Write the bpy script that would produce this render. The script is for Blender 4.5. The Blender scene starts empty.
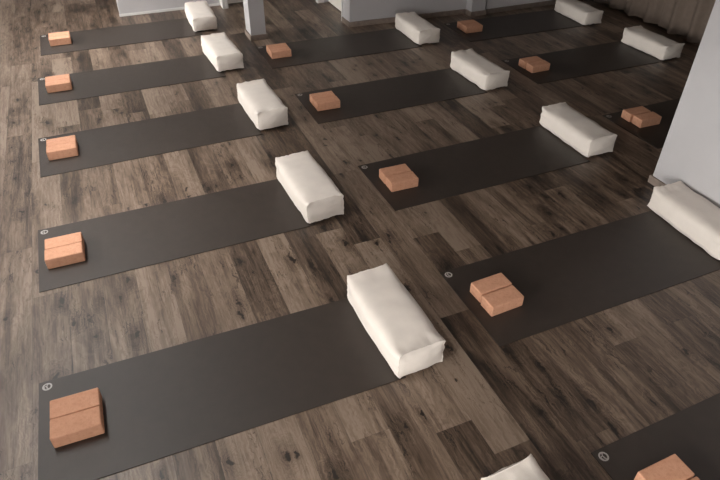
import bpy, bmesh, math, random
from mathutils import Vector, Matrix, noise

random.seed(7)
S = bpy.context.scene
COL = S.collection

# ------------------------------------------------------------------ helpers
def link(name, bm, mat, parent=None, smooth=False, mats=None):
    me = bpy.data.meshes.new(name)
    bm.normal_update()
    bm.to_mesh(me); bm.free()
    for m in (mats or [mat]):
        me.materials.append(m)
    if smooth:
        for p in me.polygons: p.use_smooth = True
    o = bpy.data.objects.new(name, me)
    COL.objects.link(o)
    if parent: o.parent = parent
    return o

def thing(name, label, cat, loc=(0, 0, 0), rz=0.0, group=None):
    o = bpy.data.objects.new(name, None)
    o.empty_display_size = 0.1
    COL.objects.link(o)
    o.location = loc; o.rotation_euler = (0, 0, rz)
    o['label'] = label; o['category'] = cat
    if group: o['group'] = group
    return o

def struct(o, label=None, cat=None):
    o['kind'] = 'structure'
    if label: o['label'] = label
    if cat: o['category'] = cat
    return o

def box(bm, x0, x1, y0, y1, z0, z1, bevel=0.0, seg=2):
    r = bmesh.ops.create_cube(bm, size=1.0)
    vs = r['verts']
    for v in vs:
        v.co = Vector((x0 + (v.co.x + .5) * (x1 - x0), y0 + (v.co.y + .5) * (y1 - y0), z0 + (v.co.z + .5) * (z1 - z0)))
    if bevel > 0:
        es = list({e for v in vs for e in v.link_edges})
        bmesh.ops.bevel(bm, geom=es, offset=bevel, segments=seg, profile=0.5, affect='EDGES')
    return bm

def prism(bm, pts, z0, z1):
    lo = [bm.verts.new((x, y, z0)) for x, y in pts]
    hi = [bm.verts.new((x, y, z1)) for x, y in pts]
    n = len(pts)
    bm.faces.new(hi); bm.faces.new(lo[::-1])
    for i in range(n):
        bm.faces.new((lo[i], lo[(i + 1) % n], hi[(i + 1) % n], hi[i]))
    bmesh.ops.recalc_face_normals(bm, faces=bm.faces)
    return bm

def tube(bm, pts, r, closed=False, n=6):
    rings = []
    N = len(pts)
    for i, p in enumerate(pts):
        p = Vector(p)
        a = Vector(pts[(i - 1) % N]) if (closed or i > 0) else p
        b = Vector(pts[(i + 1) % N]) if (closed or i < N - 1) else p
        t = (b - a).normalized()
        up = Vector((0, 0, 1)) if abs(t.z) < .9 else Vector((1, 0, 0))
        s = t.cross(up).normalized(); u = s.cross(t)
        rings.append([bm.verts.new(p + s * (r * math.cos(2 * math.pi * k / n)) + u * (r * math.sin(2 * math.pi * k / n))) for k in range(n)])
    for i in range(N if closed else N - 1):
        A, B = rings[i], rings[(i + 1) % N]
        for k in range(n):
            bm.faces.new((A[k], A[(k + 1) % n], B[(k + 1) % n], B[k]))
    if not closed:
        bm.faces.new(rings[0][::-1]); bm.faces.new(rings[-1])
    bmesh.ops.recalc_face_normals(bm, faces=bm.faces)

# ------------------------------------------------------------------ materials
def new_mat(name):
    m = bpy.data.materials.new(name); m.use_nodes = True
    nt = m.node_tree
    b = nt.nodes['Principled BSDF']
    return m, nt, b

def N(nt, t, **kw):
    n = nt.nodes.new(t)
    for k, v in kw.items(): setattr(n, k, v)
    return n

def ramp(nt, pos):
    r = N(nt, 'ShaderNodeValToRGB')
    els = r.color_ramp.elements
    while len(els) < len(pos): els.new(.5)
    for e, (p, c) in zip(els, pos):
        e.position = p; e.color = (*c, 1) if isinstance(c, tuple) else (c, c, c, 1)
    return r

def math_(nt, op, a, b=None, c=None):
    n = N(nt, 'ShaderNodeMath', operation=op)
    for i, v in enumerate((a, b, c)):
        if v is None: continue
        if isinstance(v, (int, float)): n.inputs[i].default_value = v
        else: nt.links.new(v, n.inputs[i])
    return n.outputs[0]

def mixc(nt, fac, a, b, blend='MIX'):
    n = N(nt, 'ShaderNodeMix', data_type='RGBA', blend_type=blend)
    for s, v in ((n.inputs[0], fac), (n.inputs[6], a), (n.inputs[7], b)):
        if isinstance(v, tuple): s.default_value = (*v, 1)
        elif isinstance(v, (int, float)): s.default_value = v
        else: nt.links.new(v, s)
    return n.outputs[2]

def plain(name, col, rough=.6, noise_scale=8., amt=.05, bump=.0, bump_scale=60., spec=.5, sheen=0.):
    m, nt, b = new_mat(name)
    tc = N(nt, 'ShaderNodeTexCoord')
    n = N(nt, 'ShaderNodeTexNoise'); n.inputs['Scale'].default_value = noise_scale; n.inputs['Detail'].default_value = 4
    nt.links.new(tc.outputs['Object'], n.inputs['Vector'])
    lo = tuple(c * (1 - amt) for c in col); hi = tuple(min(1, c * (1 + amt)) for c in col)
    r = ramp(nt, [(.3, lo), (.7, hi)])
    nt.links.new(n.outputs[0], r.inputs[0]); nt.links.new(r.outputs[0], b.inputs['Base Color'])
    b.inputs['Roughness'].default_value = rough
    b.inputs['Specular IOR Level'].default_value = spec
    if sheen:
        b.inputs['Sheen Weight'].default_value = sheen
    if bump:
        n2 = N(nt, 'ShaderNodeTexNoise'); n2.inputs['Scale'].default_value = bump_scale; n2.inputs['Detail'].default_value = 3
        nt.links.new(tc.outputs['Object'], n2.inputs['Vector'])
        bp = N(nt, 'ShaderNodeBump'); bp.inputs['Strength'].default_value = bump; bp.inputs['Distance'].default_value = .003
        nt.links.new(n2.outputs[0], bp.inputs['Height']); nt.links.new(bp.outputs[0], b.inputs['Normal'])
    return m

def wood_floor():
    m, nt, b = new_mat('weathered_oak_planks')
    at = N(nt, 'ShaderNodeAttribute', attribute_name='tone')
    ar = N(nt, 'ShaderNodeAttribute', attribute_name='shift')
    uv = N(nt, 'ShaderNodeUVMap')
    tc = N(nt, 'ShaderNodeTexCoord')
    off = N(nt, 'ShaderNodeCombineXYZ')
    nt.links.new(math_(nt, 'MULTIPLY', ar.outputs['Fac'], 37.0), off.inputs[0])
    nt.links.new(math_(nt, 'MULTIPLY', ar.outputs['Fac'], 91.0), off.inputs[1])
    nt.links.new(math_(nt, 'MULTIPLY', ar.outputs['Fac'], 53.0), off.inputs[2])
    add = N(nt, 'ShaderNodeVectorMath', operation='ADD')
    nt.links.new(tc.outputs['Object'], add.inputs[0]); nt.links.new(off.outputs[0], add.inputs[1])
    P = add.outputs[0]
    def scaled(v, sx, sy, sz=1.):
        s = N(nt, 'ShaderNodeVectorMath', operation='MULTIPLY'); s.inputs[1].default_value = (sx, sy, sz)
        nt.links.new(v, s.inputs[0]); return s.outputs[0]
    def noisef(v, scale, det=4, dist=0., rough=.5):
        n = N(nt, 'ShaderNodeTexNoise'); n.inputs['Scale'].default_value = scale; n.inputs['Detail'].default_value = det
        n.inputs['Distortion'].default_value = dist; n.inputs['Roughness'].default_value = rough
        nt.links.new(v, n.inputs['Vector']); return n.outputs[0]
    # knots: sparse voronoi cells, elongated along the grain
    wob = N(nt, 'ShaderNodeTexNoise'); wob.inputs['Scale'].default_value = 14; wob.inputs['Detail'].default_value = 5; wob.inputs['Roughness'].default_value = .65
    nt.links.new(P, wob.inputs['Vector'])
    wv = N(nt, 'ShaderNodeVectorMath', operation='MULTIPLY_ADD')
    wv.inputs[1].default_value = (.075, .19, .0); nt.links.new(wob.outputs[1], wv.inputs[0]); nt.links.new(P, wv.inputs[2])
    def knots(scale, sx, sy, cut, off_):
        sh = N(nt, 'ShaderNodeVectorMath', operation='ADD'); sh.inputs[1].default_value = (off_, off_ * 2, 0)
        nt.links.new(wv.outputs[0], sh.inputs[0])
        vo = N(nt, 'ShaderNodeTexVoronoi', voronoi_dimensions='2D'); vo.inputs['Scale'].default_value = scale
        vo.inputs['Randomness'].default_value = .9
        nt.links.new(scaled(sh.outputs[0], sx, sy), vo.inputs['Vector'])
        sep = N(nt, 'ShaderNodeSeparateColor'); nt.links.new(vo.outputs['Color'], sep.inputs[0])
        on = math_(nt, 'GREATER_THAN', sep.outputs[0], cut)
        return vo.outputs['Distance'], on
    d1, on1 = knots(2.6, 1.5, .8, .45, 0.)
    d2, on2 = knots(4.2, 1.5, .55, .6, 3.3)
    def blob(d, on, r0, r1):
        mr = N(nt, 'ShaderNodeMapRange', interpolation_type='SMOOTHSTEP'); mr.inputs[1].default_value = r0; mr.inputs[2].default_value = r1
        mr.inputs[3].default_value = 1; mr.inputs[4].default_value = 0
        nt.links.new(d, mr.inputs[0]); return math_(nt, 'MULTIPLY', mr.outputs[0], on)
    core = math_(nt, 'MAXIMUM', blob(d1, on1, .012, .065), blob(d2, on2, .012, .07))
    halo = math_(nt, 'MAXIMUM', blob(d1, on1, .03, .34), blob(d2, on2, .02, .26))
    # grain fields
    fld = noisef(scaled(wv.outputs[0], 5.5, .75), 1.0, 3, .4)
    ringsv = math_(nt, 'SINE', math_(nt, 'MULTIPLY', math_(nt, 'ADD', fld, math_(nt, 'MULTIPLY', halo, .22)), 120.))
    fine = noisef(scaled(P, 150, 7), 1.0, 3, .3, .6)
    fibre = noisef(scaled(P, 45, 2.2), 1.0, 4, .6, .6)
    broad = noisef(scaled(P, 9.5, .9), 1.0, 5, .7, .55)
    blot = noisef(scaled(P, 16, 3.5), 1.0, 5, 1.2, .6)
    # value
    v = math_(nt, 'MULTIPLY', math_(nt, 'SUBTRACT', broad, .5), 1.25)
    v = math_(nt, 'ADD', v, math_(nt, 'MULTIPLY', math_(nt, 'SUBTRACT', fibre, .5), .75))
    v = math_(nt, 'ADD', v, math_(nt, 'MULTIPLY', math_(nt, 'SUBTRACT', fine, .5), .50))
    v = math_(nt, 'ADD', v, math_(nt, 'MULTIPLY', math_(nt, 'SUBTRACT', blot, .5), .38))
    v = math_(nt, 'ADD', v, math_(nt, 'MULTIPLY', ringsv, math_(nt, 'MULTIPLY', broad, .16)))
    v = math_(nt, 'ADD', v, math_(nt, 'MULTIPLY', math_(nt, 'SUBTRACT', at.outputs['Fac'], .5), .9))
    v = math_(nt, 'SUBTRACT', v, math_(nt, 'MULTIPLY', math_(nt, 'MULTIPLY', halo, math_(nt, 'ADD', blot, .25)), .34))
    v = math_(nt, 'SUBTRACT', v, math_(nt, 'MULTIPLY', core, .95))
    st = noisef(scaled(P, 30, 1.8), 1.0, 5, 1.5, .65)
    mk = N(nt, 'ShaderNodeMapRange', interpolation_type='SMOOTHSTEP'); mk.inputs[1].default_value = .58; mk.inputs[2].default_value = .72
    nt.links.new(st, mk.inputs[0])
    v = math_(nt, 'SUBTRACT', v, math_(nt, 'MULTIPLY', mk.outputs[0], .30))
    # fine drying cracks along the grain
    cn = noisef(scaled(wv.outputs[0], 22, 2.4), 1.0, 3, .8, .5)
    near = N(nt, 'ShaderNodeMapRange', interpolation_type='SMOOTHSTEP'); near.inputs[1].default_value = .004; near.inputs[2].default_value = .022
    near.inputs[3].default_value = 1; near.inputs[4].default_value = 0
    nt.links.new(math_(nt, 'ABSOLUTE', math_(nt, 'SUBTRACT', cn, .5)), near.inputs[0])
    msk = N(nt, 'ShaderNodeMapRange', interpolation_type='SMOOTHSTEP'); msk.inputs[1].default_value = .52; msk.inputs[2].default_value = .62
    nt.links.new(noisef(scaled(P, 6, 3), 1.0, 2), msk.inputs[0])
    v = math_(nt, 'SUBTRACT', v, math_(nt, 'MULTIPLY', math_(nt, 'MULTIPLY', near.outputs[0], msk.outputs[0]), .42))
    v = math_(nt, 'ADD', v, .57)
    cr = ramp(nt, [(.0, (.011, .0065, .0042)), (.25, (.046, .029, .0185)), (.5, (.106, .070, .048)), (.75, (.180, .128, .092)), (1., (.255, .192, .144))])
    nt.links.new(v, cr.inputs[0])
    # plank joints
    sx = N(nt, 'ShaderNodeSeparateXYZ'); nt.links.new(uv.outputs[0], sx.inputs[0])
    def edge(s, L, w):
        a = math_(nt, 'MINIMUM', s, math_(nt, 'SUBTRACT', L, s))
        return math_(nt, 'LESS_THAN', a, w)
    j = math_(nt, 'MAXIMUM', edge(sx.outputs[0], .1935, .0009), math_(nt, 'LESS_THAN', sx.outputs[1], .0014))
    col = mixc(nt, math_(nt, 'MULTIPLY', j, .55), cr.outputs[0], (.03, .022, .018))
    nt.links.new(col, b.inputs['Base Color'])
    rr = N(nt, 'ShaderNodeMapRange'); rr.inputs[3].default_value = .50; rr.inputs[4].default_value = .36
    nt.links.new(fine, rr.inputs[0]); nt.links.new(rr.outputs[0], b.inputs['Roughness'])
    b.inputs['Specular IOR Level'].default_value = .7
    bp = N(nt, 'ShaderNodeBump'); bp.inputs['Strength'].default_value = .35; bp.inputs['Distance'].default_value = .0015
    h = math_(nt, 'ADD', math_(nt, 'MULTIPLY', ringsv, .2), math_(nt, 'ADD', fine, math_(nt, 'MULTIPLY', j, -3.)))
    nt.links.new(h, bp.inputs['Height']); nt.links.new(bp.outputs[0], b.inputs['Normal'])
    return m

def cork():
    m, nt, b = new_mat('fine_cork')
    tc = N(nt, 'ShaderNodeTexCoord')
    n1 = N(nt, 'ShaderNodeTexNoise'); n1.inputs['Scale'].default_value = 210; n1.inputs['Detail'].default_value = 3
    n2 = N(nt, 'ShaderNodeTexNoise'); n2.inputs['Scale'].default_value = 35; n2.inputs['Detail'].default_value = 5
    vo = N(nt, 'ShaderNodeTexVoronoi'); vo.inputs['Scale'].default_value = 95
    for n in (n1, n2, vo): nt.links.new(tc.outputs['Object'], n.inputs['Vector'])
    f = math_(nt, 'ADD', math_(nt, 'MULTIPLY', n1.outputs[0], .5), math_(nt, 'MULTIPLY', n2.outputs[0], .5))
    r = ramp(nt, [(.3, (.52, .262, .162)), (.5, (.59, .312, .200)), (.72, (.65, .365, .245))])
    nt.links.new(f, r.inputs[0])
    sep = N(nt, 'ShaderNodeSeparateColor'); nt.links.new(vo.outputs['Color'], sep.inputs[0])
    dk = math_(nt, 'MULTIPLY', math_(nt, 'GREATER_THAN', sep.outputs[0], .86), .28)
    col = mixc(nt, dk, r.outputs[0], (.45, .2, .115))
    nt.links.new(col, b.inputs['Base Color'])
    b.inputs['Roughness'].default_value = .85; b.inputs['Specular IOR Level'].default_value = .2
    bp = N(nt, 'ShaderNodeBump'); bp.inputs['Strength'].default_value = .3; bp.inputs['Distance'].default_value = .001
    nt.links.new(f, bp.inputs['Height']); nt.links.new(bp.outputs[0], b.inputs['Normal'])
    return m

M_FLOOR = wood_floor()
M_CORK = cork()
M_MAT = plain('charcoal_rubber', (.0290, .0195, .0140), .54, 14, .10, .25, 380, .75)
M_EMBLEM = plain('pale_grey_print', (.42, .40, .38), .7, 60, .08)
M_CREAM = plain('cream_cotton', (.735, .672, .615), .85, 12, .03, .22, 420, .2, .15)
M_WALL = plain('white_plaster', (.475, .462, .47), .9, 5, .02, .1, 90, .2)
M_WHITE = plain('white_gloss_paint', (.64, .63, .62), .45, 6, .02)
M_DOOR = plain('cream_door_paint', (.70, .66, .60), .5, 6, .02)
M_BASE = plain('taupe_wood_skirting', (.235, .185, .155), .5, 20, .18)
M_BASED = plain('dark_taupe_skirting', (.15, .12, .10), .5, 20, .18)
M_CEIL = plain('ceiling_paint', (.50, .46, .43), .9, 4, .02)
M_CURT = plain('taupe_curtain_linen', (.17, .132, .108), .9, 18, .07, .2, 300, .15)
M_CLAY = plain('warm_clay_plaster', (.22, .16, .12), .9, 5, .05, .1, 90, .2)
M_METAL = plain('brushed_steel', (.45, .45, .45), .35, 30, .05)
M_METAL.node_tree.nodes['Principled BSDF'].inputs['Metallic'].default_value = 1
def glass_pane():
    m = bpy.data.materials.new('window_glass'); m.use_nodes = True
    nt = m.node_tree; nt.nodes.clear()
    o = N(nt, 'ShaderNodeOutputMaterial'); t = N(nt, 'ShaderNodeBsdfTransparent'); g = N(nt, 'ShaderNodeBsdfGlossy')
    g.inputs['Roughness'].default_value = .02; t.inputs['Color'].default_value = (.97, .98, .98, 1)
    fr = N(nt, 'ShaderNodeFresnel'); fr.inputs[0].default_value = 1.5
    mx = N(nt, 'ShaderNodeMixShader')
    nt.links.new(fr.outputs[0], mx.inputs[0]); nt.links.new(t.outputs[0], mx.inputs[1]); nt.links.new(g.outputs[0], mx.inputs[2])
    nt.links.new(mx.outputs[0], o.inputs[0]); return m
M_GLASS = glass_pane()

# ------------------------------------------------------------------ floor of individual planks (one mesh)
PW, PX0, PL = .1935, .817, 1.67
REF = {2: 1.194, 4: 1.10, -1: 1.505, 1: 1.395, 3: 2.05, 5: 2.54, 7: 1.50, 9: 1.51, -5: 2.2, -4: 5.39, -7: 5.34, -9: 8.65, -10: 3.1}
# tone by column and a y inside the plank (0 dark .. 1 light)
TONE = [(-5, 2.8, .82), (-4, 2.8, .50), (-3, 2.8, .66), (-2, 2.8, .40), (-1, 2.8, .84), (0, 2.8, .30), (1, 2.8, .68),
        (2, 2.6, .72), (2, 3.3, .25), (3, 2.9, .70), (4, 3.3, .80), (4, 2.3, .52), (5, 3.0, .84), (5, 2.2, .42), (6, 2.8, .35),
        (7, 2.8, .66), (8, 2.8, .55), (9, 2.8, .45), (10, 2.8, .55), (-3, 1.6, .84), (-2, 1.6, .50), (-1, 1.7, .80), (-1, 1.2, .55),
        (0, 1.4, .58), (1, 1.7, .66), (1, 1.1, .30), (2, 1.5, .82), (2, 1.0, .32), (3, 1.4, .36), (4, 1.4, .38), (4, .9, .6),
        (5, 1.2, .52), (6, 1.2, .40), (7, 1.8, .75), (7, 1.2, .40), (8, 1.2, .62), (9, 1.8, .4), (9, 1.2, .38), (10, 1.2, .5),
        (-6, 2.8, .60), (-7, 2.8, .58), (-8, 2.8, .55), (-9, 2.8, .60), (-6, 4.2, .62), (-5, 4.2, .70), (-4, 4.2, .45), (-3, 4.2, .75),
        (-2, 4.2, .5), (-1, 4.2, .66), (-6, 5.6, .62), (-5, 5.6, .70), (-4, 5.6, .40), (-3, 5.6, .78), (-2, 5.6, .76), (-1, 5.6, .38), (0, 5.6, .72), (1, 5.6, .55)]
def build_floor():
    bm = bmesh.new(); uvl = bm.loops.layers.uv.new('UVMap')
    data = []
    rnd = random.Random(11)
    tones = {}
    for k, y, t in TONE:
        r = REF.get(k, None)
        tones.setdefault(k, []).append((y, t))
    y_lo, y_hi = -3.0, 12.0
    for k in range(-13, 30):
        x0 = PX0 + k * PW; x1 = x0 + PW
        ref = REF.get(k, rnd.uniform(0, PL))
        s = ref - math.ceil((ref - y_lo) / PL) * PL
        while s < y_hi:
            a, c = max(s, y_lo), min(s + PL, y_hi)
            rt = min(.86, max(.22, rnd.gauss(.54, .17))); sh = rnd.random()
            if c - a > 1e-4:
                for y, t in tones.get(k, []):
                    if s <= y < s + PL: rt = t
                vs = [bm.verts.new(p) for p in ((x0, a, 0), (x1, a, 0), (x1, c, 0), (x0, c, 0))]
                f = bm.faces.new(vs)
                for l, uvp in zip(f.loops, ((0, a - s), (PW, a - s), (PW, c - s), (0, c - s))): l[uvl].uv = uvp
                data.append((rt, sh))
            s += PL
    n = len(bm.faces)
    # underside slab gives the floor real thickness
    X0, X1 = PX0 - 13 * PW, PX0 + 30 * PW
    b2 = [bm.verts.new((x, y, z)) for z in (-.12, -.0005) for x, y in ((X0, y_lo), (X1, y_lo), (X1, y_hi), (X0, y_hi))]
    bm.faces.new((b2[3], b2[2], b2[1], b2[0]))
    for i in range(4): bm.faces.new((b2[i], b2[(i + 1) % 4], b2[4 + (i + 1) % 4], b2[4 + i]))
    data += [(.5, .5)] * 5
    o = link('floor', bm, M_FLOOR)
    for nm, i in (('tone', 0), ('shift', 1)):
        at = o.data.attributes.new(nm, 'FLOAT', 'FACE')
        at.data.foreach_set('value', [d[i] for d in data])
    struct(o)
build_floor()

# ------------------------------------------------------------------ room shell
H = 3.0
XL = -1.9
def sbox(name, x0, x1, y0, y1, z0, z1, mat, bevel=0, parent=None):
    o = link(name, box(bmesh.new(), x0, x1, y0, y1, z0, z1, bevel), mat, parent)
    if not parent: struct(o)
    return o
SK = (-1.22, -.77, 2.4, 9.6)   # unseen roof light, added to brighten the left aisle
bm = bmesh.new()
box(bm, XL - .15, SK[0], -3.0, 12.0, H, H + .12); box(bm, SK[1], 6.62, -3.0, 12.0, H, H + .12)
box(bm, SK[0], SK[1], -3.0, SK[2], H, H + .12); box(bm, SK[0], SK[1], SK[3], 12.0, H, H + .12)
struct(link('ceiling', bm, M_CEIL))
bm = bmesh.new(); w = .06
box(bm, SK[0], SK[0] + w, SK[2], SK[3], H + .03, H + .10); box(bm, SK[1] - w, SK[1], SK[2], SK[3], H + .03, H + .10)
for k in range(5):
    yy = SK[2] + (SK[3] - SK[2] - w) * k / 4
    box(bm, SK[0] + w, SK[1] - w, yy, yy + w, H + .03, H + .10)
f = struct(link('window_6', bm, M_WHITE))  # frame of the added roof light
link('pane', box(bmesh.new(), SK[0] + w, SK[1] - w, SK[2] + w, SK[3] - w, H + .101, H + .107), M_GLASS, f)
L = bpy.data.lights.new('daylight_6', 'AREA'); L.shape = 'RECTANGLE'; L.size = SK[1] - SK[0]; L.size_y = SK[3] - SK[2]; L.cycles.is_portal = True
lo = bpy.data.objects.new('daylight_6', L); COL.objects.link(lo); lo.location = ((SK[0] + SK[1]) / 2, (SK[2] + SK[3]) / 2, H + .13)
# left wall: a single mesh; first and third openings added as unseen light sources
WINS = [(-2.7, -1.1, .75, 2.3), (-.7, 1.0, .70, 1.90), (3.3, 4.3, .80, 1.90), (6.6, 8.3, .75, 1.95)]
def window_wall():
    bm = bmesh.new()
    y = -3.0
    for (a, c, z0, z1) in WINS:
        box(bm, XL - .15, XL, y, a, 0, H); box(bm, XL - .15, XL, a, c, 0, z0); box(bm, XL - .15, XL, a, c, z1, H); y = c
    box(bm, XL - .15, XL, y, 12.0, 0, H)
    struct(link('wall_left', bm, M_WALL))
    for i, w in enumerate(WINS): unseen_window(i + 1, *w)
def unseen_window(num, a, c, z0, z1, root_m=None):
    # local frame: the opening runs along y, the outside is towards -x
    root_m = root_m or Matrix.Translation((XL, 0, 0))
    w = .05; xa, xb = -.11, -.05
    bm = bmesh.new()
    box(bm, xa, xb, a, c, z0, z0 + w); box(bm, xa, xb, a, c, z1 - w, z1)
    box(bm, xa, xb, a, a + w, z0 + w, z1 - w); box(bm, xa, xb, c - w, c, z0 + w, z1 - w)
    mid = (a + c) / 2; box(bm, xa, xb, mid - w / 2, mid + w / 2, z0 + w, z1 - w)
    f = struct(link('window_%d' % num, bm, M_WHITE)); f.matrix_world = root_m
    link('pane', box(bmesh.new(), -.083, -.077, a + w, c - w, z0 + w, z1 - w), M_GLASS, f)
    link('window_sill', box(bmesh.new(), -.05, .03, a - .03, c + .03, z0 - .03, z0, .004), M_WHITE, f)
    L = bpy.data.lights.new('daylight_%d' % num, 'AREA'); L.shape = 'RECTANGLE'
    L.size = z1 - z0; L.size_y = c - a
    L.cycles.is_portal = True
    lo = bpy.data.objects.new('daylight_%d' % num, L); COL.objects.link(lo)
    lo.matrix_world = root_m @ Matrix.Translation((-.16, mid, (z0 + z1) / 2)) @ Matrix.Rotation(-math.pi / 2, 4, 'Y')
window_wall()
FW = (-1.75, -.55, .90, 2.15)  # unseen opening added behind the camera to brighten sides turned towards it
bm = bmesh.new()
box(bm, XL - .15, FW[0], -3.15, -3.0, 0, H); box(bm, FW[1], 6.62, -3.15, -3.0, 0, H)
box(bm, FW[0], FW[1], -3.15, -3.0, 0, FW[2]); box(bm, FW[0], FW[1], -3.15, -3.0, FW[3], H)
struct(link('wall_front', bm, M_WALL))
unseen_window(5, -FW[1], -FW[0], FW[2], FW[3], Matrix.Translation((0, -3.0, 0)) @ Matrix.Rotation(math.pi / 2, 4, 'Z'))
sbox('wall_far', XL - .15, 6.62, 12.0, 12.15, 0, H, M_WALL)
sbox('wall_east', 6.47, 6.62, -3.0, 12.0, 0, H, M_CLAY)
# partition with the closed cream door, far left
sbox('wall_partition', .286, 1.545, 8.20, 8.36, 0, H, M_WALL)
sbox('baseboard_partition', .278, 1.537, 8.186, 8.1995, 0, .030, M_WHITE, .002)
sbox('trim_1', 1.537, 1.612, 8.02, 8.36, 0, H, M_WHITE, .004)
sbox('trim_2', 2.50, 2.575, 8.16, 8.36, 0, H, M_WHITE, .004)
def door(name, bmf, handle, mat):
    o = struct(link(name, bmf, mat))
    h = link('door_handle', handle, M_METAL, o)
    return o
bm = box(bmesh.new(), 1.614, 2.498, 8.175, 8.215, .012, 2.1, .003)
hb = bmesh.new(); tube(hb, [(1.70, 8.172, 1.02), (1.70, 8.125, 1.02), (1.82, 8.125, 1.02)], .009, n=8)
door('door_1', bm, hb, M_DOOR)
sbox('wall_lintel', 1.612, 2.50, 8.20, 8.36, 2.104, H, M_WALL)
sbox('wall_corner', 2.575, 2.86, 8.20, 8.36, 0, H, M_WALL)
# side corridor: recessed second door behind the white block
sbox('trim_3', 2.75, 2.845, 7.79, 7.87, 0, H, M_WHITE, .004)
sbox('wall_side', 2.845, 2.97, 7.80, 8.195, 0, H, M_WALL)
bm = box(bmesh.new(), 2.90, 2.94, 7.032, 7.786, .012, 2.1, .003)
hb = bmesh.new(); tube(hb, [(2.897, 7.68, 1.02), (2.85, 7.68, 1.02), (2.85, 7.57, 1.02)], .009, n=8)
door('door_2', bm, hb, M_DOOR)
sbox('wall_overdoor', 2.86, 2.97, 7.03, 7.79, 2.104, H, M_WALL)
sbox('trim_4', 2.782, 2.86, 7.01, 7.028, 0, H, M_WHITE)
# long white wall in the middle (front face slightly out of square)
bm = prism(bmesh.new(), [(2.795, 6.785), (4.365, 6.705), (4.365, 7.005), (2.795, 7.005)], 0, H)
struct(link('wall_back', bm, M_WALL))
bm = prism(bmesh.new(), [(2.778, 6.769), (4.352, 6.689), (4.352, 6.7045), (2.794, 6.784), (2.794, 7.005), (2.778, 7.005)], 0, .058)
struct(link('baseboard_back', bm, M_BASE))
sbox('wall_pilaster', 4.366, 4.565, 6.575, 7.005, 0, H, M_WALL)
bm = prism(bmesh.new(), [(4.352, 6.561), (4.579, 6.561), (4.579, 6.5745), (4.3655, 6.5745), (4.3655, 6.688), (4.352, 6.688)], 0, .058)
struct(link('baseboard_pilaster', bm, M_BASE))
sbox('wall_recess', 4.60, 6.465, 6.60, 7.005, 0, H, M_WALL)
sbox('baseboard_recess', 4.60, 6.20, 6.585, 6.5995, 0, .058, M_BASED, .002)
# free pillar
sbox('wall_pillar', 1.577, 1.752, 6.770, 6.995, 0, H, M_WALL)
bm = bmesh.new()
box(bm, 1.562, 1.767, 6.755, 7.010, 0, .058, .0015)
struct(link('baseboard_pillar', bm, M_BASE))
# wall on the right, close to the camera
sbox('wall_right', 3.585, 3.90, -3.0, 2.700, 0, H, M_WALL)
bm = prism(bmesh.new(), [(3.570, -3.0), (3.5845, -3.0), (3.5845, 2.7005), (3.9, 2.7005), (3.9, 2.715), (3.570, 2.715)], 0, .060)
struct(link('baseboard_right', bm, M_BASE))

# ------------------------------------------------------------------ curtains
def curtain(label, y0, y1, x, ph, amp, nf):
    t = thing('curtain', label, 'curtain', (x, (y0 + y1) / 2, 0), 0, 'taupe curtains on the right-hand wall')
    bm = bmesh.new(); W = y1 - y0; nx = 150; nz = 14; grid = []
    for i in range(nx + 1):
        u = i / nx; row = []
        f = math.sin(2 * math.pi * nf * u + ph + 1.3 * math.sin(5.1 * u + ph))
        g = .4 * math.sin(2 * math.pi * nf * 2.3 * u + 2 * ph)
        for j in range(nz + 1):
            w = j / nz; a = amp * (1.15 - .5 * w)
            zb = .035 + .010 * math.sin(2 * math.pi * nf * u + ph)
            row.append(bm.verts.new((a * (f + g), -W / 2 + W * u + .012 * math.sin(9 * w + 7 * u), zb + (2.78 - zb) * w)))
        grid.append(row)
    for i in range(nx):
        for j in range(nz):
            bm.faces.new((grid[i][j], grid[i + 1][j], grid[i + 1][j + 1], grid[i][j + 1]))
    o = link('fabric', bm, M_CURT, t, True)
    sd = o.modifiers.new('thick', 'SOLIDIFY'); sd.thickness = .003
    bm = bmesh.new()
    tube(bm, [tuple(grid_p) for grid_p in [(amp * 1.15 * (math.sin(2 * math.pi * nf * (i / 150) + ph + 1.3 * math.sin(5.1 * i / 150 + ph)) + .4 * math.sin(2 * math.pi * nf * 2.3 * i / 150 + 2 * ph)) - .001, -W / 2 + W * i / 150 + .012 * math.sin(7 * i / 150), .032 + .010 * math.sin(2 * math.pi * nf * i / 150 + ph)) for i in range(0, 151)]], .005, n=6)
    link('hem', bm, M_CURT, t, True)
    return t
curtain('taupe curtain hanging behind the farthest bolster, at the top edge', 5.36, 6.50, 6.25, .6, .020, 4)
curtain('taupe curtain hanging to the floor beside the white right-hand wall', 3.70, 5.33, 6.23, 2.2, .026, 5)
bm = bmesh.new(); tube(bm, [(6.24, 3.3, 2.80), (6.24, 6.57, 2.80)], .014, n=10)
rail = link('curtain_rail', bm, M_METAL, None, True)
rail['label'] = 'steel rail the taupe curtains hang from'; rail['category'] = 'curtain rail'
for y in (3.35, 5.35, 6.5): link('bracket', box(bmesh.new(), 6.24, 6.469, y - .01, y + .01, 2.79, 2.81), M_METAL, rail)

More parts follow.
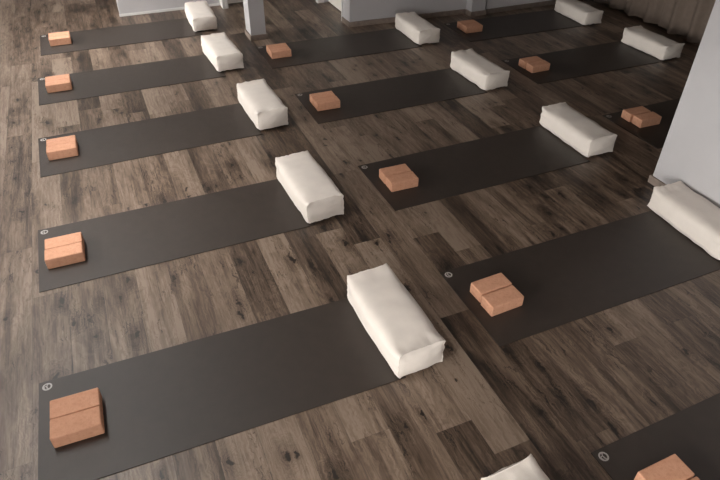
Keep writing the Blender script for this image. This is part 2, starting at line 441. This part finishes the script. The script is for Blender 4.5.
# ------------------------------------------------------------------ yoga mats
MATL, MATW, MATH = 1.74, .66, .005
def mat_mesh():
    bm = bmesh.new()
    box(bm, 0, MATL, -MATW, 0, 0, MATH, .0015, 2)
    return bm
def emblem_mesh():
    bm = bmesh.new(); z0, z1 = 0.0, .0006
    n = 36
    def ring(ro, ri, cx=0, cy=0, a0=0, a1=2 * math.pi):
        seg = max(6, int(n * (a1 - a0) / (2 * math.pi))); full = abs(a1 - a0 - 2 * math.pi) < 1e-6
        prev = None; first = None
        for i in range(seg + (0 if full else 1)):
            a = a0 + (a1 - a0) * i / seg
            c, s = math.cos(a), math.sin(a)
            q = [bm.verts.new((cx + r * c, cy + r * s, z)) for r, z in ((ro, z0), (ro, z1), (ri, z1), (ri, z0))]
            if prev:
                for k in range(4): bm.faces.new((prev[k], q[k], q[(k + 1) % 4], prev[(k + 1) % 4]))
            else: first = q
            prev = q
        if full:
            for k in range(4): bm.faces.new((prev[k], first[k], first[(k + 1) % 4], prev[(k + 1) % 4]))
        else:
            bm.faces.new(first); bm.faces.new(prev[::-1])
    ring(.0235, .0160)
    # stem and leaf inside the ring
    ring(.021, .0165, .0165, .001, math.radians(125), math.radians(235))
    ring(.0092, .0055, -.0075, -.003, math.radians(-60), math.radians(250))
    bmesh.ops.recalc_face_normals(bm, faces=bm.faces)
    return bm
MATS = {
 'A0': (-.705, 1.050, .0), 'A1': (-.702, 2.431, -.015), 'A2': (-.695, 3.816, .003), 'A3': (-.682, 5.187, .016), 'A4': (-.673, 6.526, .007), 'A5': (-.640, 7.825, -.001),
 'B0': (1.612, 1.028, .020), 'B1': (1.586, 2.396, .005), 'B2': (1.616, 3.763, .010), 'B3': (1.576, 5.213, -.004), 'B4': (1.567, 6.551, -.015),
 'C1': (4.010, 3.729, .010), 'C2': (3.899, 5.184, -.012), 'C3': (3.905, 6.454, -.028)}
MLAB = {
 'A0': 'dark grey yoga mat just below the photo edge, mostly hidden under the bottom bolster',
 'A1': 'dark grey yoga mat filling the bottom left corner, with a round pale emblem',
 'A2': 'dark grey yoga mat in the left row, second up from the bottom left corner',
 'A3': 'dark grey yoga mat in the middle of the five in the left row',
 'A4': 'grey yoga mat second from the top in the left row',
 'A5': 'grey yoga mat topmost of the left row, below the white partition',
 'B0': 'near-black yoga mat cut off by the bottom right corner',
 'B1': 'dark yoga mat whose bolster lies against the white right-hand wall',
 'B2': 'dark yoga mat of the centre row, third from the top',
 'B3': 'dark yoga mat of the centre row, second from the top',
 'B4': 'dark yoga mat topmost of the centre row, along the white back wall',
 'C1': 'near-black yoga mat running behind the white right-hand wall',
 'C2': 'near-black yoga mat in front of the taupe curtain, second from the top right',
 'C3': 'near-black yoga mat at the top right, beside the pilaster of the back wall'}
PL_ON = {
 'A0': 'the hidden mat at the bottom edge', 'A1': 'the bottom left mat', 'A2': 'the left row mat second from the bottom', 'A3': 'the middle mat of the left row',
 'A4': 'the left row mat second from the top', 'A5': 'the topmost mat of the left row', 'B0': 'the bottom right corner mat',
 'B1': 'the mat by the right-hand wall', 'B2': 'the centre row mat third from the top', 'B3': 'the centre row mat second from the top',
 'B4': 'the topmost mat of the centre row', 'C1': 'the mat half hidden by the right-hand wall', 'C2': 'the mat before the curtain', 'C3': 'the top right mat by the pilaster'}
first = None
for key, (x, y, a) in MATS.items():
    if first is None:
        t = thing('yoga_mat', MLAB[key], 'yoga mat', (x, y, 0.0003), a, 'dark yoga mats in rows on the floor')
        m = link('mat_sheet', mat_mesh(), M_MAT, t)
        e = link('emblem', emblem_mesh(), M_EMBLEM, t); e.location = (.040, -.040, MATH + .0001)
        e['label'] = 'round pale printed emblem'
        first = (t, m, e)
    else:
        t = first[0].copy(); COL.objects.link(t)
        t.location = (x, y, 0.0003); t.rotation_euler = (0, 0, a); t['label'] = MLAB[key]
        for p in first[1:]:
            c = p.copy(); c.parent = t; COL.objects.link(c)

# ------------------------------------------------------------------ cork blocks
def block_mesh():
    return box(bmesh.new(), 0, .221, 0, .1135, 0, .0755, .0075, 3)
ZB = .0003 + MATH + .0002
# front-left bottom corner of the pair, angle, gap, x slip of rear block
BL = {'A1': (-.640, 1.998, -.02, .0006, .0), 'A2': (-.640, 3.352, -.005, .001, .002), 'A3': (-.606, 4.757, -.005, .001, .002), 'A4': (-.590, 6.106, .0, .001, .0), 'A5': (-.535, 7.403, .0, .001, .0),
      'B0': (1.693, .612, .02, .004, .0), 'B1': (1.668, 1.940, .045, .006, .006), 'B2': (1.696, 3.318, -.02, .003, -.003), 'B3': (1.650, 4.772, -.03, .002, -.004), 'B4': (1.625, 6.130, -.03, .002, .0),
      'C1': (4.139, 3.400, -.03, .008, -.012), 'C2': (3.984, 4.762, .0, .006, -.006), 'C3': (3.972, 6.038, -.03, .003, .0)}
bfirst = None
for key, (x, y, a, gap, slip) in BL.items():
    ca, sa = math.cos(a), math.sin(a)
    for j, wh in enumerate(('nearer', 'farther')):
        ox, oy = (0, 0) if j == 0 else (slip, .1135 + .0018 + gap)
        px, py = x + ox * ca - oy * sa, y + ox * sa + oy * ca
        lab = '%s cork block of the pair on %s' % (wh, PL_ON[key])
        if bfirst is None:
            o = link('cork_block', block_mesh(), M_CORK); bfirst = o
            o['category'] = 'yoga block'; o['group'] = 'cork yoga blocks laid in pairs'
        else:
            o = bfirst.copy(); COL.objects.link(o)
        o.location = (px, py, ZB); o.rotation_euler = (0, 0, a); o['label'] = lab

# ------------------------------------------------------------------ bolsters
def spow(v, p): return math.copysign(abs(v) ** p, v)
def bolster(key, cx, cy, W, L, h, seed, label, a=0.0):
    t = thing('yoga_bolster', label, 'bolster', (cx, cy, .0062), a, 'cream bolsters at the mat ends')
    rnd = random.Random(seed)
    so = Vector((rnd.uniform(0, 50), rnd.uniform(0, 50), rnd.uniform(0, 50)))
    skew = rnd.uniform(-.010, .010)
    hw, hl, hh = W / 2, L / 2, h / 2
    def section(u, v, t_):
        # u,v on the unit square outline, t_ along the length -1..1
        e = abs(t_)
        n = 4.2 + 7.0 * max(0, (e - .5) / .5) ** 2          # crisp corners only near the ends
        m = max(abs(u), abs(v), 1e-6); uu, vv = u / m, v / m
        k = (abs(uu) ** n + abs(vv) ** n) ** (-1 / n)
        k = k * 1.0
        px, pz = uu * k * m, vv * k * m
        full = math.cos(e * math.pi / 2) ** .65
        X = px * hw * (.985 + .165 * full ** .75)
        Z = pz * hh
        if Z > 0: Z *= .98 + .21 * full
        # the faces swell between the corner lines close to the ends
        pinch = max(0, (e - .80) / .20)
        side = min(abs(uu), abs(vv))
        ear = pinch ** 2 * side ** 5 * (.004 + .030 * abs(math.sin(seed * 1.7 + 2 * uu + 3 * vv + 5 * t_)))
        X *= 1 + ear; Z *= 1 + ear * 1.2 + pinch * .02
        Z += hh
        if Z < .02: Z = Z * .5
        lift = .014 * max(0, (e - .78) / .22) ** 2
        Z = max(Z, 0) + lift
        X += skew * t_
        # wrinkles radiating from the end seams
        wr = max(0, (e - .66) / .34)
        d = (noise.noise(Vector((X * 38, t_ * 3.2, Z * 38)) + so)) * .0095 * wr
        d += noise.noise(Vector((X * 9, t_ * 4, Z * 9)) + so) * .0045
        return X, Z, d
    outline = []
    n = 16
    for i in range(n): outline.append((-1 + 2 * i / n, -1))
    for i in range(n): outline.append((1, -1 + 2 * i / n))
    for i in range(n): outline.append((1 - 2 * i / n, 1))
    for i in range(n): outline.append((-1, 1 - 2 * i / n))
    nt = 56
    def Y(t_, u, v):
        c = max(abs(u), abs(v)); cc = min(abs(u), abs(v))
        return hl * t_ * (.965 + .036 * cc ** 5 * max(0, abs(t_) - .7) / .3)   # corners reach further out
    def P(u, v, t_):
        X, Z, d = section(u, v, t_)
        nx, nz = X / hw, (Z - hh) / hh; q = math.hypot(nx, nz) or 1
        Z2 = Z + d * nz / q
        return Vector((X + d * nx / q, Y(t_, u, v), max(Z2, .0)))
    bm = bmesh.new(); rings = []
    for i in range(nt + 1):
        w = -1 + 2 * i / nt
        w = math.copysign(abs(w) ** .8, w)
        rings.append([bm.verts.new(P(u, v, w)) for u, v in outline])
    K = len(outline)
    for i in range(nt):
        for k in range(K): bm.faces.new((rings[i][k], rings[i][(k + 1) % K], rings[i + 1][(k + 1) % K], rings[i + 1][k]))
    bmesh.ops.recalc_face_normals(bm, faces=bm.faces)
    link('cover', bm, M_CREAM, t, True)
    for s in (-1, 1):
        bm = bmesh.new(); g = []
        for i in range(n + 1):
            row = []
            for j in range(n + 1):
                u, v = -1 + 2 * i / n, -1 + 2 * j / n
                U, V = (u + 1) / 2, (v + 1) / 2
                Pb = lambda a_, b_: P(a_, b_, s)
                c = (Pb(u, -1) * (1 - V) + Pb(u, 1) * V + Pb(-1, v) * (1 - U) + Pb(1, v) * U
                     - (Pb(-1, -1) * (1 - U) * (1 - V) + Pb(1, -1) * U * (1 - V) + Pb(-1, 1) * (1 - U) * V + Pb(1, 1) * U * V))
                bul = (1 - u * u) * (1 - v * v)
                c.y += s * (.042 * bul ** .62 + .006 * bul ** .4 * noise.noise(Vector((u * 5, v * 5, s * 3)) + so))
                row.append(bm.verts.new(c))
            g.append(row)
        for i in range(n):
            for j in range(n): bm.faces.new((g[i][j], g[i + 1][j], g[i + 1][j + 1], g[i][j + 1]))
        bmesh.ops.recalc_face_normals(bm, faces=bm.faces)
        if sum((f.normal.y for f in bm.faces)) * s < 0: bmesh.ops.reverse_faces(bm, faces=bm.faces)
        link('end_panel', bm, M_CREAM, t, True)
        bm = bmesh.new()
        tube(bm, [P(u, v, s) + Vector((0, 0, .0004)) for u, v in outline], .0024, True, 6)
        link('seam', bm, M_CREAM, t, True)
    # long seam low on both sides
    for sx in (-1, 1):
        bm = bmesh.new()
        tube(bm, [P(sx, -.42, -.98 + 1.96 * i / 40) for i in range(41)], .0016, False, 6)
        link('seam', bm, M_CREAM, t, True)
    return t
BO = {'A0': (1.140, .708, .045), 'A1': (1.108, 2.080, .049), 'A2': (1.122, 3.507, .048), 'A3': (1.182, 4.932, .036), 'A4': (1.138, 6.309, .027), 'A5': (1.172, 7.579, -.006),
      'B1': (3.420, 2.122, -.014), 'B2': (3.494, 3.483, -.002), 'B3': (3.416, 4.893, .024), 'B4': (3.403, 6.211, -.047),
      'C2': (5.612, 4.817, .003), 'C3': (5.591, 6.036, -.037)}
BLAB = {
 'A0': 'cream bolster cut off at the bottom edge, only one end showing',
 'A1': 'largest and nearest cream bolster, on the end of the bottom left mat',
 'A2': 'cream bolster at the end of the left row mat second from the bottom',
 'A3': 'cream bolster on the middle mat of the left row',
 'A4': 'cream bolster left of and below the small white pillar',
 'A5': 'cream bolster in front of the white partition at the top left',
 'B1': 'cream bolster lying against the white wall at the right edge',
 'B2': 'cream bolster on the centre row mat third from the top',
 'B3': 'cream bolster on the centre row mat second from the top',
 'B4': 'cream bolster beside the white back wall, topmost of the centre row',
 'C2': 'cream bolster in front of the taupe curtain, nearest to the right-hand wall',
 'C3': 'cream bolster at the top edge, on the top right mat by the pilaster'}
HB = {'A0': .162, 'A1': .160, 'A2': .163, 'A3': .160, 'A4': .158, 'A5': .148, 'C2': .146, 'C3': .146}
for i, (k, (cx, cy, a)) in enumerate(BO.items()):
    bolster(k, cx, cy, {'A': .268, 'B': .258, 'C': .245}[k[0]], {'A': .668, 'B': .656, 'C': .635}[k[0]], HB.get(k, .152), 100 + i, BLAB[k], a)

# ------------------------------------------------------------------ light
W = bpy.data.worlds.new('daylight'); S.world = W; W.use_nodes = True
nt = W.node_tree; bg = nt.nodes['Background']
# overcast sky, brighter overhead; dark ground below the horizon
tc = N(nt, 'ShaderNodeTexCoord'); sx = N(nt, 'ShaderNodeSeparateXYZ')
nt.links.new(tc.outputs['Generated'], sx.inputs[0])
mr = N(nt, 'ShaderNodeMapRange'); mr.inputs[1].default_value = -1; mr.inputs[2].default_value = 1
nt.links.new(sx.outputs[2], mr.inputs[0])
rp = ramp(nt, [(.0, (.20, .19, .18)), (.49, (.26, .25, .24)), (.515, (.70, .675, .65)), (.75, (1.0, .945, .895)), (1.0, (1.0, .97, .95))])
nt.links.new(mr.outputs[0], rp.inputs[0]); nt.links.new(rp.outputs[0], bg.inputs[0])
bg.inputs[1].default_value = 37.0

# ------------------------------------------------------------------ camera
cam = bpy.data.cameras.new('camera'); co = bpy.data.objects.new('camera', cam); COL.objects.link(co)
cam.sensor_width = 36; cam.lens = 604.013 / 720 * 36; cam.clip_start = .05
R = ((.9190829, -.39398082, .00810774), (.23676209, .56853453, .78785291), (.31500847, .72218253, -.61581008))
r, u, f = [Vector(v) for v in R]
m = Matrix(((r.x, u.x, -f.x, 0), (r.y, u.y, -f.y, 0), (r.z, u.z, -f.z, 2.46702), (0, 0, 0, 1)))
co.matrix_world = m
S.camera = co
S.view_settings.view_transform = 'Standard'
S.view_settings.look = 'None'
S.view_settings.exposure = 0.03
S.view_settings.gamma = 1
S.view_settings.use_curve_mapping = False
